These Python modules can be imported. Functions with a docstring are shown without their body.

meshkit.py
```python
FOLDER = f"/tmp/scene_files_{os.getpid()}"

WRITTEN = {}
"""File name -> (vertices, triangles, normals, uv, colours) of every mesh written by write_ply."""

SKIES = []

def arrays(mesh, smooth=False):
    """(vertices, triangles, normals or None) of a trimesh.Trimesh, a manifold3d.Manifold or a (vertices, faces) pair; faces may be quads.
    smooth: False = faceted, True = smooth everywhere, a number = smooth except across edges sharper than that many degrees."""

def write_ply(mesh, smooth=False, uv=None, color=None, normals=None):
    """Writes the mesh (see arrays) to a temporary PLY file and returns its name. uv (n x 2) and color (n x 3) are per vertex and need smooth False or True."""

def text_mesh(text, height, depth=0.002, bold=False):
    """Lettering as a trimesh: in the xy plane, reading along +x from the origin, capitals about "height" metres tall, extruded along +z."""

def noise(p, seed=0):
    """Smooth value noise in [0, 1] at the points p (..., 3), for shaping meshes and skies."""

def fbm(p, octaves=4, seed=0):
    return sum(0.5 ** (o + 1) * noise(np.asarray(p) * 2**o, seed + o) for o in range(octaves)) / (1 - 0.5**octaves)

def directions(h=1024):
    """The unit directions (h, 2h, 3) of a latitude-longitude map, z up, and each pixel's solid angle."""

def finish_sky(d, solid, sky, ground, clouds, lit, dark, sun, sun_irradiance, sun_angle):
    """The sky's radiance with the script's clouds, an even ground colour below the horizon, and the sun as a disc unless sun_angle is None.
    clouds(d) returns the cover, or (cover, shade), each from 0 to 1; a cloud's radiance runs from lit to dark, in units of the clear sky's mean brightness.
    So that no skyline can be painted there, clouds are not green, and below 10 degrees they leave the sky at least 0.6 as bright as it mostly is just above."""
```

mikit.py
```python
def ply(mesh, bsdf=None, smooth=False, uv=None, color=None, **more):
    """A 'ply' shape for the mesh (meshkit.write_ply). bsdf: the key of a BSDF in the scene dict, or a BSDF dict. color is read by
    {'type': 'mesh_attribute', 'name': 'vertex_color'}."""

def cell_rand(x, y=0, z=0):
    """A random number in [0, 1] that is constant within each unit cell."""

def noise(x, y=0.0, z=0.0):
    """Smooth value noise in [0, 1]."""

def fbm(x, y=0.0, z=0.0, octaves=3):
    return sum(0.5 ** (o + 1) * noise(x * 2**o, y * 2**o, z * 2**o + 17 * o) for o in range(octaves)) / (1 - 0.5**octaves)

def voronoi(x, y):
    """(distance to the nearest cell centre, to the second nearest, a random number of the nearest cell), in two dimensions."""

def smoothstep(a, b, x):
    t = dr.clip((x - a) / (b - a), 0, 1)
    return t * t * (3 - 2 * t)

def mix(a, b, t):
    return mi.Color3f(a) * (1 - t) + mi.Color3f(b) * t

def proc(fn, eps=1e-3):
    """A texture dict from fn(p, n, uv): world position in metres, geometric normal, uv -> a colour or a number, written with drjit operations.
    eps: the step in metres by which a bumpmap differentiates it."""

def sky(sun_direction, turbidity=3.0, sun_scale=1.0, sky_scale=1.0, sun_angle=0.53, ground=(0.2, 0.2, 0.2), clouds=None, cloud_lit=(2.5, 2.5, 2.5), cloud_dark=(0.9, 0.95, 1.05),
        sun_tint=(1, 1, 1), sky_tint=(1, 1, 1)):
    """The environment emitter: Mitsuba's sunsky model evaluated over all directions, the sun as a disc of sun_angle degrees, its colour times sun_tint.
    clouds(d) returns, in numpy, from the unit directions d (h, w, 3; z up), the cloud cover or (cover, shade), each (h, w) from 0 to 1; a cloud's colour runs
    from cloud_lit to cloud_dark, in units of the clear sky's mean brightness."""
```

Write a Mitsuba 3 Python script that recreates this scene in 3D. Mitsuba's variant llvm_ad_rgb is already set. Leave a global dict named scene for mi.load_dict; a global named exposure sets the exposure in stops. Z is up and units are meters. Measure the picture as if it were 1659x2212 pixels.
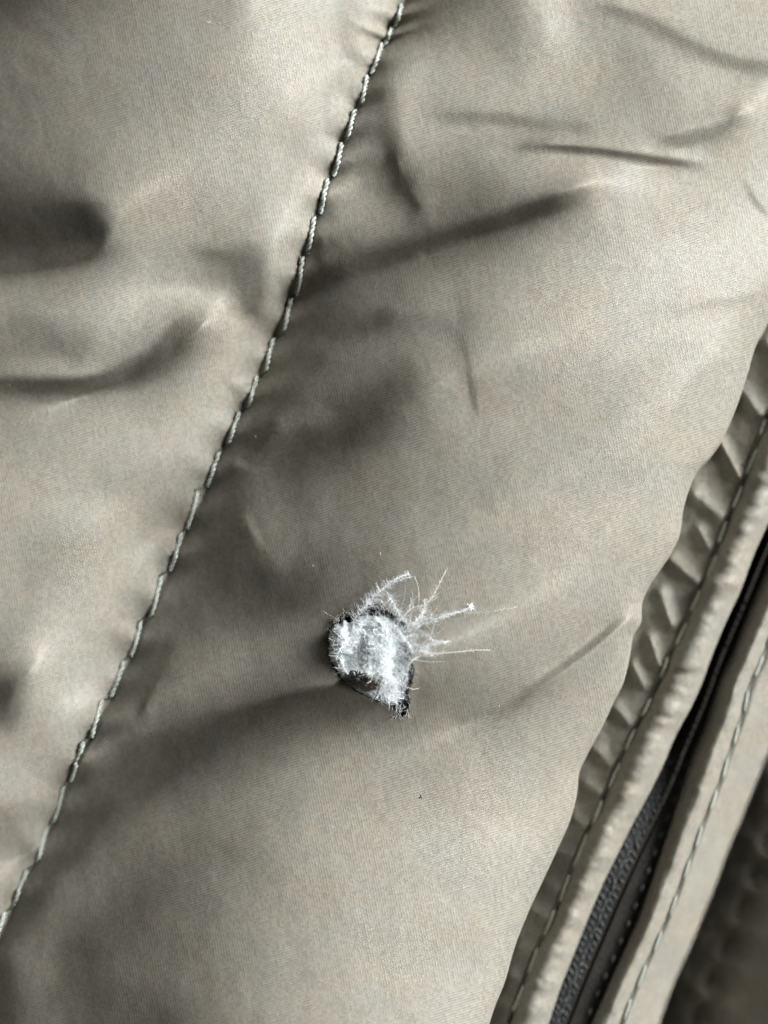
import math
import numpy as np
import drjit as dr
import mitsuba as mi
import mikit
from mikit import proc, ply, noise, fbm, cell_rand, smoothstep
from scipy.interpolate import PchipInterpolator, RectBivariateSpline
from scipy.ndimage import gaussian_filter
import scipy.sparse as sp
import scipy.sparse.linalg as spl
from shapely.geometry import Polygon, Point, LineString
import shapely

T = mi.ScalarTransform4f
scene, labels = {}, {}

# ----------------------------------------------------------------- camera, light, exposure
W0, H0 = 1659.0, 2212.0            # layout units: 1659 across the picture
S = 0.080 / W0                     # metres per layout unit in the plane z = 0
D = 0.160                          # camera height above the cloth
FOCUS_Z = 0.0078
scene['camera'] = {'type': 'thinlens', 'fov': 2 * math.degrees(math.atan(0.040 / D)), 'fov_axis': 'x', 'aperture_radius': 0.0017,
                   'focus_distance': D - FOCUS_Z, 'near_clip': 0.005, 'far_clip': 30.0,
                   'to_world': T().look_at(origin=[0, 0, D], target=[0, 0, 0], up=[0, 1, 0])}
AZ, EL = math.radians(26), math.radians(35)     # the window: to the right and a little up the picture
LD = np.array([math.cos(AZ) * math.cos(EL), math.sin(AZ) * math.cos(EL), math.sin(EL)])
WIN = 29.8
wp = LD * 1.5
scene['window_light'] = {'type': 'rectangle', 'to_world': T().look_at(origin=wp.tolist(), target=[0, 0, 0], up=[0, 0, 1]) @ T().scale([0.32, 0.34, 1]),
                         'emitter': {'type': 'area', 'radiance': {'type': 'rgb', 'value': [WIN * 1.0, WIN * 1.0, WIN * 0.985]}}}
scene['room_light'] = {'type': 'constant', 'radiance': {'type': 'rgb', 'value': [0.024, 0.022, 0.019]}}
exposure = 1.15
labels['window_light'] = {'label': 'bright window lighting the cloth from the side', 'category': 'window', 'kind': 'structure'}

rng = np.random.default_rng(7)


def at(u, v, z):
    """Layout position (u across, v down) at height z -> metres."""
    u, v, z = np.broadcast_arrays(np.asarray(u, float), np.asarray(v, float), np.asarray(z, float))
    k = S * (D - z) / D
    return np.stack([(u - W0 / 2) * k, (H0 / 2 - v) * k, z], -1)


# ----------------------------------------------------------------- materials
PITCH = 2.75e-4                    # yarn spacing, metres


def weave(p, n, uv):
    """0..1: satin-twill yarns, uv in metres on the cloth."""
    x, y = uv.x, uv.y
    wob = (noise(x * 420, y * 420, 3.0) - 0.5) * 1.5 + (noise(x * 1400, y * 1400, 6.0) - 0.5) * 1.2
    a = (x + 0.20 * y) * (2 * math.pi / PITCH) + wob
    b = (y - 0.31 * x) * (2 * math.pi / PITCH) + wob * 0.8
    k = smoothstep(0.35, 0.65, noise(x * 170, y * 170, 11.0))
    sa, sb = dr.sin(a), dr.sin(b)
    knots = cell_rand(dr.floor(a / (2 * math.pi)), dr.floor(b / (2 * math.pi)), 5.0)
    yarn = cell_rand(dr.floor(a / (2 * math.pi)), dr.floor(y * 900), 9.0)
    return 0.5 + 0.18 * (sa * k + sb * (1 - k)) + 0.10 * sa * sb + 0.34 * (knots - 0.5) + 0.16 * (yarn - 0.5)


def cloth_color(p, n, uv):
    w = weave(p, n, uv)
    big = fbm(uv.x * 90, uv.y * 90, 1.0)
    t = 0.69 + 0.62 * w + 0.08 * (big - 0.5)
    tint = fbm(uv.x * 260, uv.y * 260, 8.0) - 0.5
    tint2 = noise(uv.x * 2600, uv.y * 2600, 4.0) - 0.5
    return mi.Color3f(0.1785 * t * (1 + 0.06 * tint + 0.05 * tint2), 0.1688 * t, 0.1440 * t * (1 - 0.08 * tint - 0.05 * tint2))


def cloth_bump(p, n, uv):
    return weave(p, n, uv) * 1.5e-5 + (fbm(uv.x * 700, uv.y * 700, 2.0) - 0.5) * 2.4e-5


def principled(color, rough=0.5, spec=0.4, **more):
    return {'type': 'twosided', 'bsdf': {'type': 'principled', 'base_color': color if isinstance(color, dict) else {'type': 'rgb', 'value': list(color)}, 'roughness': rough, 'specular': spec, **more}}


scene['cloth'] = {'type': 'twosided', 'bsdf': {'type': 'bumpmap', 'arbitrary': proc(cloth_bump, 2.5e-5), 'scale': 1.0,
                  'bsdf': {'type': 'principled', 'base_color': proc(cloth_color), 'roughness': 0.5, 'specular': 0.15}}}


def knit_color(p, n, uv):
    f = 0.7 + 0.6 * fbm(p.x * 2500, p.y * 2500, p.z * 2500)
    return mi.Color3f(0.042 * f, 0.045 * f, 0.044 * f)


def thread_color(p, n, uv):
    f = 0.75 + 0.5 * fbm(p.x * 5000, p.y * 5000, p.z * 5000)
    return mi.Color3f(0.27 * f, 0.292 * f, 0.262 * f)


scene['thread'] = principled(proc(thread_color), 0.38, 0.6, sheen=0.3)
scene['pale_thread'] = principled((0.42, 0.43, 0.39), 0.38, 0.6)
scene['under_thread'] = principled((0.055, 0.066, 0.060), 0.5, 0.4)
scene['knit'] = principled(proc(knit_color), 0.7, 0.25)
scene['knit_base'] = principled((0.011, 0.012, 0.012), 0.75, 0.2)
scene['knit_brown'] = principled((0.020, 0.018, 0.016), 0.75, 0.2)
scene['dark_lining'] = principled((0.036, 0.040, 0.043), 0.6, 0.3)
scene['char'] = principled((0.007, 0.006, 0.005), 0.4, 0.35)
def matted_color(p, n, uv):
    f = smoothstep(0.25, 0.75, fbm(p.x * 1500, p.y * 1500, p.z * 1500))
    return mi.Color3f(0.30 + 0.13 * f, 0.335 + 0.13 * f, 0.355 + 0.125 * f)


scene['matted'] = {'type': 'twosided', 'bsdf': {'type': 'principled', 'base_color': proc(matted_color), 'roughness': 0.55, 'specular': 0.3}}
scene['down'] = {'type': 'twosided', 'bsdf': {'type': 'principled', 'base_color': {'type': 'rgb', 'value': [0.63, 0.67, 0.69]}, 'roughness': 0.45, 'specular': 0.5, 'sheen': 0.4}}
scene['down_warm'] = {'type': 'twosided', 'bsdf': {'type': 'principled', 'base_color': {'type': 'rgb', 'value': [0.60, 0.585, 0.54]}, 'roughness': 0.45, 'specular': 0.5}}
scene['ember'] = principled((0.16, 0.10, 0.03), 0.5, 0.4)
scene['fray'] = principled((0.32, 0.315, 0.305), 0.6, 0.3)
scene['lint'] = principled((0.5, 0.49, 0.45), 0.6, 0.3)


# ----------------------------------------------------------------- curves of the layout
def curve(pts):
    p = np.array(pts, float)
    f = PchipInterpolator(p[:, 1], p[:, 0])
    lo, hi = p[0, 1], p[-1, 1]
    sl = (p[4, 0] - p[0, 0]) / (p[4, 1] - lo), (p[-1, 0] - p[-5, 0]) / (hi - p[-5, 1])

    def g(v):
        v = np.asarray(v, float)
        out = f(np.clip(v, lo, hi))
        return out + np.minimum(v - lo, 0) * sl[0] + np.maximum(v - hi, 0) * sl[1]
    return g


seam = curve([(874, 0), (848, 50), (822, 110), (795, 175), (770, 235), (745, 290), (725, 350), (703, 405), (685, 460), (668, 510), (652, 560),
              (637, 612), (618, 665), (600, 710), (582, 755), (563, 805), (545, 850), (522, 885), (502, 925), (480, 970), (460, 1010), (440, 1062),
              (422, 1105), (400, 1150), (383, 1190), (366, 1232), (346, 1270), (330, 1312), (308, 1345), (295, 1380), (282, 1420), (262, 1460),
              (243, 1500), (222, 1540), (200, 1585), (182, 1612), (162, 1655), (140, 1700), (122, 1745), (103, 1790), (83, 1850), (60, 1885),
              (43, 1920), (28, 1958), (10, 2000), (-8, 2040)])
edge = curve([(1790, 420), (1735, 530), (1690, 620), (1659, 685), (1644, 720), (1629, 745), (1609, 812), (1582, 890), (1549, 962), (1529, 990), (1500, 1022), (1484, 1057),
              (1471, 1102), (1464, 1152), (1444, 1197), (1414, 1242), (1392, 1277), (1381, 1312), (1381, 1338), (1362, 1377), (1355, 1422), (1342, 1474),
              (1322, 1515), (1294, 1575), (1264, 1630), (1245, 1675), (1242, 1710), (1229, 1765), (1199, 1835), (1169, 1900), (1139, 1965), (1109, 2040),
              (1084, 2125), (1064, 2175), (1052, 2212)])
stitch_a = curve([(1762, 620), (1735, 700), (1700, 790), (1659, 902), (1629, 977), (1609, 1037), (1584, 1097), (1559, 1162), (1534, 1227), (1504, 1287), (1479, 1352), (1446, 1420), (1424, 1474),
                  (1404, 1515), (1369, 1585), (1334, 1655), (1297, 1745), (1254, 1830), (1222, 1915), (1189, 1995), (1154, 2065), (1119, 2155), (1102, 2205)])
welt_edge = curve([(1810, 790), (1770, 880), (1715, 1000), (1659, 1130), (1629, 1197), (1599, 1277), (1564, 1352), (1532, 1432), (1517, 1474), (1494, 1525), (1459, 1590), (1429, 1660), (1399, 1720), (1369, 1775),
                   (1339, 1835), (1309, 1895), (1274, 1975), (1244, 2050), (1214, 2125), (1187, 2205)])
zip_mid = curve([(1835, 810), (1785, 930), (1730, 1040), (1675, 1150), (1645, 1217), (1612, 1297), (1580, 1372), (1552, 1440), (1534, 1490), (1512, 1545), (1480, 1620), (1452, 1690), (1422, 1755), (1394, 1812), (1362, 1880), (1330, 1950), (1296, 2030), (1262, 2110), (1225, 2205)])
zip_right = curve([(1860, 830), (1800, 950), (1745, 1060), (1690, 1175), (1659, 1235), (1622, 1320), (1590, 1402), (1558, 1474), (1528, 1565), (1500, 1630), (1466, 1725), (1420, 1850), (1376, 1975), (1326, 2090), (1272, 2212)])
stitch_b = curve([(1895, 900), (1820, 1050), (1760, 1180), (1700, 1300), (1659, 1382), (1639, 1437), (1619, 1475), (1602, 1540), (1574, 1625), (1549, 1700), (1514, 1785), (1479, 1880), (1449, 1960), (1414, 2040), (1379, 2115), (1344, 2200)])
flap_edge = curve([(2010, 1000), (1900, 1180), (1800, 1350), (1720, 1500), (1662, 1620), (1629, 1700), (1599, 1775), (1569, 1845), (1544, 1915), (1519, 1975), (1489, 2050), (1459, 2115), (1424, 2212)])

# ----------------------------------------------------------------- relief of the quilted cloth
# How strongly the cloth turns to the window, read along rows: 'v: u value ...'. The relief is solved from it as slopes.
LEFT = """
-150: -150 90 0 80 100 95 200 110 300 125 450 150 600 190 750 190 850 180 930 170
0: -150 75 0 75 100 95 200 110 300 125 400 132 500 138 550 165 600 188 650 192 700 185 750 160 800 180 850 180
50: -150 80 0 85 100 100 200 115 300 128 400 134 500 142 570 170 620 192 680 188 740 155 780 165 830 180
100: -150 85 0 95 100 110 200 120 300 130 400 135 500 150 600 178 650 188 700 184 740 162 780 162 812 165
200: -150 90 0 95 100 108 200 120 300 130 400 140 500 150 600 174 660 186 700 184 730 180 765 175
300: -150 90 0 95 100 110 200 120 300 140 400 150 500 164 600 165 650 158 700 172 735 176
400: -150 75 0 80 100 90 150 95 200 128 300 150 400 160 500 165 600 178 660 185 700 180
450: -150 65 0 70 100 74 150 70 185 65 212 85 240 130 300 150 400 155 500 160 600 173 650 180 685 178
500: -150 60 0 65 100 64 150 60 200 58 225 78 250 138 300 158 400 160 450 155 500 150 550 158 600 170 665 176
550: -150 70 0 72 50 70 100 72 150 90 200 118 240 145 300 155 400 146 450 135 500 115 540 110 570 130 600 162 650 172
600: -150 110 0 118 100 138 200 155 300 160 400 146 450 130 500 115 530 96 560 108 580 145 620 166 638 168
650: -150 135 0 138 100 150 200 165 300 180 350 186 400 190 430 176 470 165 500 150 530 110 555 95 575 120 590 158 620 165
700: -150 125 0 128 50 120 100 128 150 135 200 150 250 165 300 172 350 160 380 108 410 95 440 130 480 165 520 165 550 150 570 146 595 162
750: -150 120 0 118 50 114 100 114 150 120 180 116 200 138 250 165 300 148 340 108 380 85 410 100 440 150 500 175 550 170 580 170
800: -150 125 0 128 50 143 100 155 150 160 200 158 250 120 300 90 340 90 370 112 400 150 450 175 500 180 540 165 560 165
830: -150 82 0 84 50 79 100 75 150 75 200 80 250 90 300 106 350 140 400 165 450 180 500 180 550 172
870: -150 130 0 133 50 130 100 135 150 145 200 155 250 165 300 170 350 175 400 178 450 180 500 172 530 172
950: -150 135 0 140 100 150 200 160 300 170 350 170 400 165 440 168 485 162
1050: -150 150 0 155 100 160 200 155 260 146 300 150 350 150 400 145 440 150
1100: -150 148 0 150 100 160 150 165 200 165 250 168 300 152 350 138 400 128 420 135
1200: -150 148 0 150 50 145 100 141 150 150 200 156 250 168 300 170 365 165
1300: -150 148 0 150 50 145 100 150 150 165 200 166 250 164 290 152 330 158
1400: -150 100 0 130 50 160 100 175 150 170 200 162 250 157 288 160
1500: -150 58 0 60 20 65 40 110 60 150 100 170 150 180 200 180 240 175
1550: -150 75 0 85 30 102 60 150 100 165 150 170 215 168
1600: -150 140 0 150 50 150 100 147 150 163 185 165
1700: -150 160 0 165 50 160 100 163 138 165
1800: -150 110 0 120 30 130 60 140 80 132 98 140
1900: -150 160 0 165 20 155 50 155
2000: -150 160 0 160 10 160
2370: -250 160 -150 160
"""
MID = """
-150: 930 70 980 85 1050 110 1130 150 1250 168 1400 175 1660 170 2000 165
0: 876 70 910 76 960 82 1000 92 1050 108 1100 125 1130 142 1155 168 1180 178 1230 170 1280 164 1380 168 1480 174 1580 165 1660 165 1950 165
50: 852 66 900 76 930 82 960 96 1000 118 1050 125 1100 130 1150 150 1190 184 1220 165 1260 148 1300 146 1400 158 1450 162 1500 178 1600 180 1660 182 1950 170
100: 826 70 840 75 860 82 900 110 930 134 1000 140 1050 140 1100 132 1150 145 1200 170 1250 164 1300 148 1350 154 1400 152 1500 150 1600 165 1660 166 1900 165
150: 803 66 815 70 830 78 860 130 900 158 1000 160 1050 155 1100 147 1200 163 1300 146 1350 141 1400 142 1450 154 1500 160 1560 155 1660 150 1850 155
200: 780 64 800 62 830 78 850 130 870 168 900 170 1000 164 1100 156 1200 154 1300 140 1350 132 1400 132 1450 142 1500 158 1560 160 1600 152 1660 165 1850 165
250: 760 82 780 90 830 98 845 115 860 152 880 178 900 162 930 148 1000 142 1100 140 1200 142 1300 143 1400 147 1500 154 1560 152 1600 150 1630 166 1660 178 1850 170
300: 741 82 760 95 800 118 830 88 850 85 870 138 900 150 950 142 1000 148 1100 147 1200 150 1300 150 1400 147 1500 142 1560 148 1620 174 1660 170 1800 170
350: 725 92 745 110 780 128 820 112 837 64 850 68 870 108 900 128 950 124 1000 118 1050 120 1100 138 1200 155 1300 162 1400 164 1500 165 1600 170 1660 174 1800 170
400: 706 130 720 150 760 140 820 115 850 72 870 62 890 76 910 110 1000 110 1050 116 1100 128 1150 145 1200 142 1260 140 1320 158 1400 164 1500 165 1600 174 1660 172 1790 170
450: 690 100 710 118 740 138 800 130 860 100 890 76 905 82 930 118 1000 115 1050 112 1100 112 1200 120 1260 130 1300 152 1400 164 1500 170 1600 175 1760 172
500: 673 80 690 90 720 108 800 118 850 126 900 110 917 100 950 106 1000 105 1100 108 1150 112 1200 125 1250 140 1300 154 1400 164 1500 170 1600 174 1740 172
550: 657 76 680 84 700 80 760 98 840 92 920 95 1000 104 1050 110 1100 115 1150 130 1200 144 1300 158 1400 165 1500 170 1600 174 1720 172
600: 642 62 680 66 720 66 760 80 800 86 850 95 900 100 930 106 1000 115 1100 135 1200 150 1300 160 1400 165 1500 170 1640 170 1700 170
650: 626 62 680 57 700 66 750 80 800 90 850 90 900 96 940 118 960 124 982 110 1000 115 1100 138 1200 150 1300 158 1400 164 1500 165 1600 166 1676 168
700: 607 66 630 66 660 60 690 61 720 71 760 80 800 86 850 90 900 96 950 110 982 106 1000 104 1012 110 1050 128 1100 138 1200 148 1300 156 1400 160 1500 165 1650 168
750: 586 66 600 65 650 61 700 79 750 89 800 95 850 100 900 108 950 119 990 110 1007 107 1030 124 1100 135 1200 145 1300 154 1400 160 1500 166 1628 172
800: 567 62 590 60 620 61 650 70 700 85 750 90 800 90 850 81 880 82 900 95 950 118 1000 114 1017 107 1040 119 1100 130 1200 140 1300 147 1400 152 1500 158 1613 172
850: 547 58 560 56 600 60 640 75 700 85 750 84 800 75 850 68 880 76 900 86 950 113 1000 119 1022 112 1050 120 1100 126 1200 135 1300 141 1400 150 1500 160 1596 172
900: 514 62 530 64 560 56 600 69 650 79 700 75 750 70 800 66 850 76 900 99 950 118 1000 120 1100 125 1200 131 1300 140 1400 150 1500 161 1576 172
950: 493 68 520 70 550 64 580 75 620 79 650 70 700 65 750 61 800 75 850 90 900 104 1000 115 1100 124 1200 131 1300 140 1400 151 1500 166 1552 172
1000: 467 62 500 60 540 79 580 84 620 66 660 66 700 75 750 82 800 94 850 100 900 105 1000 111 1100 120 1200 130 1300 141 1400 155 1515 170
1050: 446 64 500 60 530 75 560 90 600 85 650 81 700 89 750 95 800 96 900 100 1000 110 1100 120 1200 131 1300 145 1400 156 1486 170
1100: 426 60 500 60 530 80 560 100 600 100 650 90 700 95 800 100 900 105 1000 111 1100 125 1200 139 1300 150 1400 161 1470 168
1150: 402 60 500 60 530 66 560 85 590 108 620 96 700 100 800 100 900 106 1000 116 1100 130 1200 140 1300 150 1400 162 1464 168
1200: 380 64 430 65 470 65 500 70 550 76 600 94 625 104 650 91 700 87 800 95 900 108 1000 120 1100 130 1200 140 1300 151 1440 166
1250: 357 74 420 75 470 70 520 70 570 71 620 80 680 81 720 85 800 95 900 112 1000 125 1100 135 1200 145 1300 156 1408 166
1300: 336 96 380 90 430 81 480 80 550 76 620 76 680 81 720 90 800 105 900 120 1000 130 1100 135 1200 145 1300 154 1384 162
1350: 306 80 330 82 420 85 500 86 560 87 620 95 680 105 720 108 850 118 950 130 1000 131 1100 136 1200 145 1280 146 1340 156 1376 162
1400: 290 68 340 80 400 90 450 100 500 110 600 115 680 110 800 110 900 114 950 120 1000 126 1100 136 1200 141 1290 148 1358 158
1450: 268 62 320 70 370 90 420 110 480 125 550 126 620 125 680 115 800 105 920 108 1000 116 1100 132 1200 140 1260 150 1348 157
1500: 243 60 255 62 290 75 330 100 400 120 450 115 500 110 560 100 620 90 700 80 760 78 820 76 900 90 950 100 1000 112 1100 124 1200 150 1330 160
1550: 216 74 260 86 300 118 340 114 400 92 450 76 500 71 560 70 620 70 700 75 780 85 850 95 900 109 950 119 1000 118 1080 132 1150 150 1306 160
1600: 188 98 240 98 300 80 350 71 450 70 500 75 560 80 620 90 700 105 800 116 900 129 1000 140 1100 149 1200 155 1280 160
1650: 166 82 220 94 260 76 300 70 350 70 400 75 450 81 500 90 600 109 700 120 800 126 900 135 1000 145 1100 155 1258 160
1700: 140 66 190 70 240 71 300 80 350 89 400 95 500 105 600 115 700 129 800 135 900 140 1000 146 1100 155 1244 162
1750: 121 72 180 66 220 66 260 88 300 95 400 104 500 110 600 116 700 129 800 135 900 140 1000 146 1100 155 1232 165
1800: 100 76 160 70 200 75 240 89 300 99 400 104 450 101 500 106 600 124 700 135 800 140 1000 150 1100 160 1214 165
1850: 83 84 140 70 180 75 200 88 260 94 320 90 400 95 500 101 600 119 700 134 800 140 1000 150 1100 160 1190 165
1900: 53 62 100 66 140 88 200 94 260 86 320 85 380 90 450 104 550 115 650 130 800 140 1000 150 1168 165
1950: 32 62 80 70 130 94 200 89 250 80 300 76 350 85 420 95 500 109 600 124 700 135 800 145 1000 155 1144 165
2000: 10 70 60 85 100 94 150 84 200 76 300 76 350 85 400 95 500 114 600 130 800 145 1000 155 1124 165
2050: -10 75 50 108 90 104 130 80 160 71 200 71 300 80 400 95 500 115 600 131 800 146 1000 155 1104 165
2100: -30 55 0 58 50 98 100 108 140 81 180 75 300 85 400 100 500 115 600 131 800 150 1000 160 1090 165
2150: -55 55 0 56 30 80 80 98 120 85 160 79 200 75 300 76 350 85 400 99 500 119 600 135 800 150 1000 160 1072 165
2212: -85 60 0 62 50 88 100 95 150 85 200 80 300 80 350 77 400 90 500 119 600 135 800 150 1000 160 1050 165
2370: -150 70 0 70 100 90 250 80 400 95 500 120 800 150 980 165
"""
# folds: path, wanted value, half width on the steep side and on the soft side (left and right of travel), strength
FOLDS = [
    ([(1214, 59), (1251, 27), (1305, 19), (1359, 32), (1423, 59), (1477, 89), (1531, 115), (1590, 134), (1680, 146), (1800, 150)], 124, 15, 24, 1.0),
    ([(1330, 78), (1350, 110), (1375, 150), (1405, 185)], 131, 26, 26, 0.6),
    ([(915, 264), (960, 254), (1037, 252), (1100, 258), (1150, 266), (1240, 272), (1330, 284)], 114, 13, 20, 0.9),
    ([(1604, 205), (1592, 230), (1574, 260), (1531, 290), (1470, 304), (1390, 304)], 118, 16, 18, 0.9),
    ([(1040, 356), (1075, 342), (1133, 322), (1176, 317), (1251, 322), (1332, 331), (1412, 344), (1470, 352), (1550, 364)], 96, 9, 14, 1.0),
    ([(1150, 296), (1250, 302), (1350, 312), (1440, 326)], 152, 8, 8, 0.6),
    ([(1290, 388), (1262, 408), (1220, 434), (1144, 464), (1069, 490), (983, 512), (915, 538), (856, 562), (784, 590), (717, 614)], 78, 17, 40, 1.0),
    ([(838, 311), (848, 345), (862, 382), (881, 419), (913, 464)], 68, 9, 11, 0.95),
    ([(1605, 380), (1625, 425), (1665, 470)], 134, 5, 8, 0.9),
    ([(1400, 690), (1480, 668), (1560, 652), (1680, 640)], 150, 6, 9, 0.8),
    ([(1405, 1296), (1340, 1345), (1280, 1396), (1200, 1456), (1130, 1500), (1060, 1538), (980, 1560)], 108, 7, 14, 1.0),
    ([(1190, 1466), (1120, 1512), (1040, 1545), (960, 1565)], 106, 12, 24, 0.8),
    ([(-90, 832), (20, 832), (99, 836), (179, 836), (246, 816), (310, 781), (357, 742), (397, 697), (424, 672)], 82, 15, 21, 1.0),
    ([(300, 712), (345, 686), (390, 662), (425, 652), (462, 672), (492, 702)], 182, 13, 13, 0.6),
    ([(205, 440), (212, 490), (214, 527), (182, 556), (119, 571), (0, 588), (-90, 592)], 69, 18, 22, 0.8),
    ([(400, 556), (440, 548), (476, 551), (512, 572), (532, 622), (548, 668), (570, 706)], 104, 13, 18, 0.9),
    ([(20, 672), (70, 704), (119, 733), (165, 770), (190, 795)], 112, 22, 22, 0.7),
    ([(472, 815), (500, 838), (530, 858)], 140, 14, 12, 0.6),
    ([(560, 20), (620, 40), (680, 90), (712, 150), (722, 200)], 194, 14, 20, 0.6),
    ([(735, 60), (755, 100), (768, 140)], 148, 20, 12, 0.7),
    ([(702, 165), (706, 220), (712, 312)], 156, 4, 4, 0.9),
    # lobes that run out from the seam
    ([(676, 500), (680, 530), (687, 565), (713, 616)], 60, 12, 10, 1.0),
    ([(655, 625), (661, 648), (669, 693), (679, 730)], 58, 15, 11, 1.0),
    ([(680, 733), (715, 728), (764, 713), (836, 678), (870, 655)], 74, 16, 24, 0.9),
    ([(555, 845), (580, 826), (629, 812), (677, 781), (720, 760)], 68, 20, 18, 0.9),
    ([(508, 922), (525, 948), (552, 962), (574, 930), (584, 890)], 62, 14, 13, 1.0),
    ([(590, 930), (630, 912), (680, 900), (730, 880)], 98, 26, 22, 0.8),
    ([(505, 1062), (560, 1045), (637, 1021), (756, 980), (836, 912), (870, 860)], 88, 24, 34, 0.35),
    ([(500, 990), (530, 1005), (570, 1022)], 98, 10, 10, 0.8),
    ([(462, 1040), (474, 1066), (490, 1118), (478, 1165)], 64, 15, 18, 0.9),
    ([(530, 1100), (541, 1122), (556, 1152), (572, 1190)], 116, 9, 11, 0.9),
    ([(610, 1090), (620, 1125), (625, 1160)], 98, 16, 16, 0.6),
    ([(660, 1085), (720, 1066), (800, 1062), (920, 1066)], 112, 26, 26, 0.5),
    ([(967, 580), (971, 630), (976, 680), (990, 725)], 132, 9, 9, 0.8),
    ([(1000, 720), (1004, 760), (1012, 810), (1026, 880), (1030, 910)], 106, 8, 7, 0.9),
    ([(900, 540), (930, 590), (950, 640)], 122, 9, 9, 0.5),
    ([(376, 1362), (369, 1385), (339, 1450), (309, 1523), (294, 1575)], 69, 12, 15, 0.95),
    ([(345, 1545), (400, 1520), (515, 1493), (645, 1432)], 122, 24, 28, 0.6),
    ([(270, 1730), (322, 1690), (365, 1645), (420, 1610), (473, 1580), (540, 1548), (602, 1524), (680, 1507), (740, 1512), (830, 1535)], 58, 24, 32, 0.95),
    ([(172, 1640), (182, 1660), (196, 1692)], 76, 10, 9, 0.9),
    ([(205, 1612), (222, 1632), (245, 1662)], 102, 10, 10, 0.7),
    ([(122, 1738), (132, 1762), (146, 1800)], 72, 10, 10, 0.9),
    ([(56, 1895), (66, 1925), (80, 1965)], 70, 11, 12, 0.9),
    ([(-20, 1735), (10, 1765), (40, 1815), (66, 1858)], 122, 14, 16, 0.8),
    ([(1000, 985), (1040, 1040), (1060, 1120)], 128, 24, 24, 0.4),
]
GS = 6.0
gu, gv = np.arange(-170, 2110, GS), np.arange(-160, 2376, GS)
UU, VV = np.meshgrid(gu, gv)
SEAM_V = seam(gv)


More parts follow.
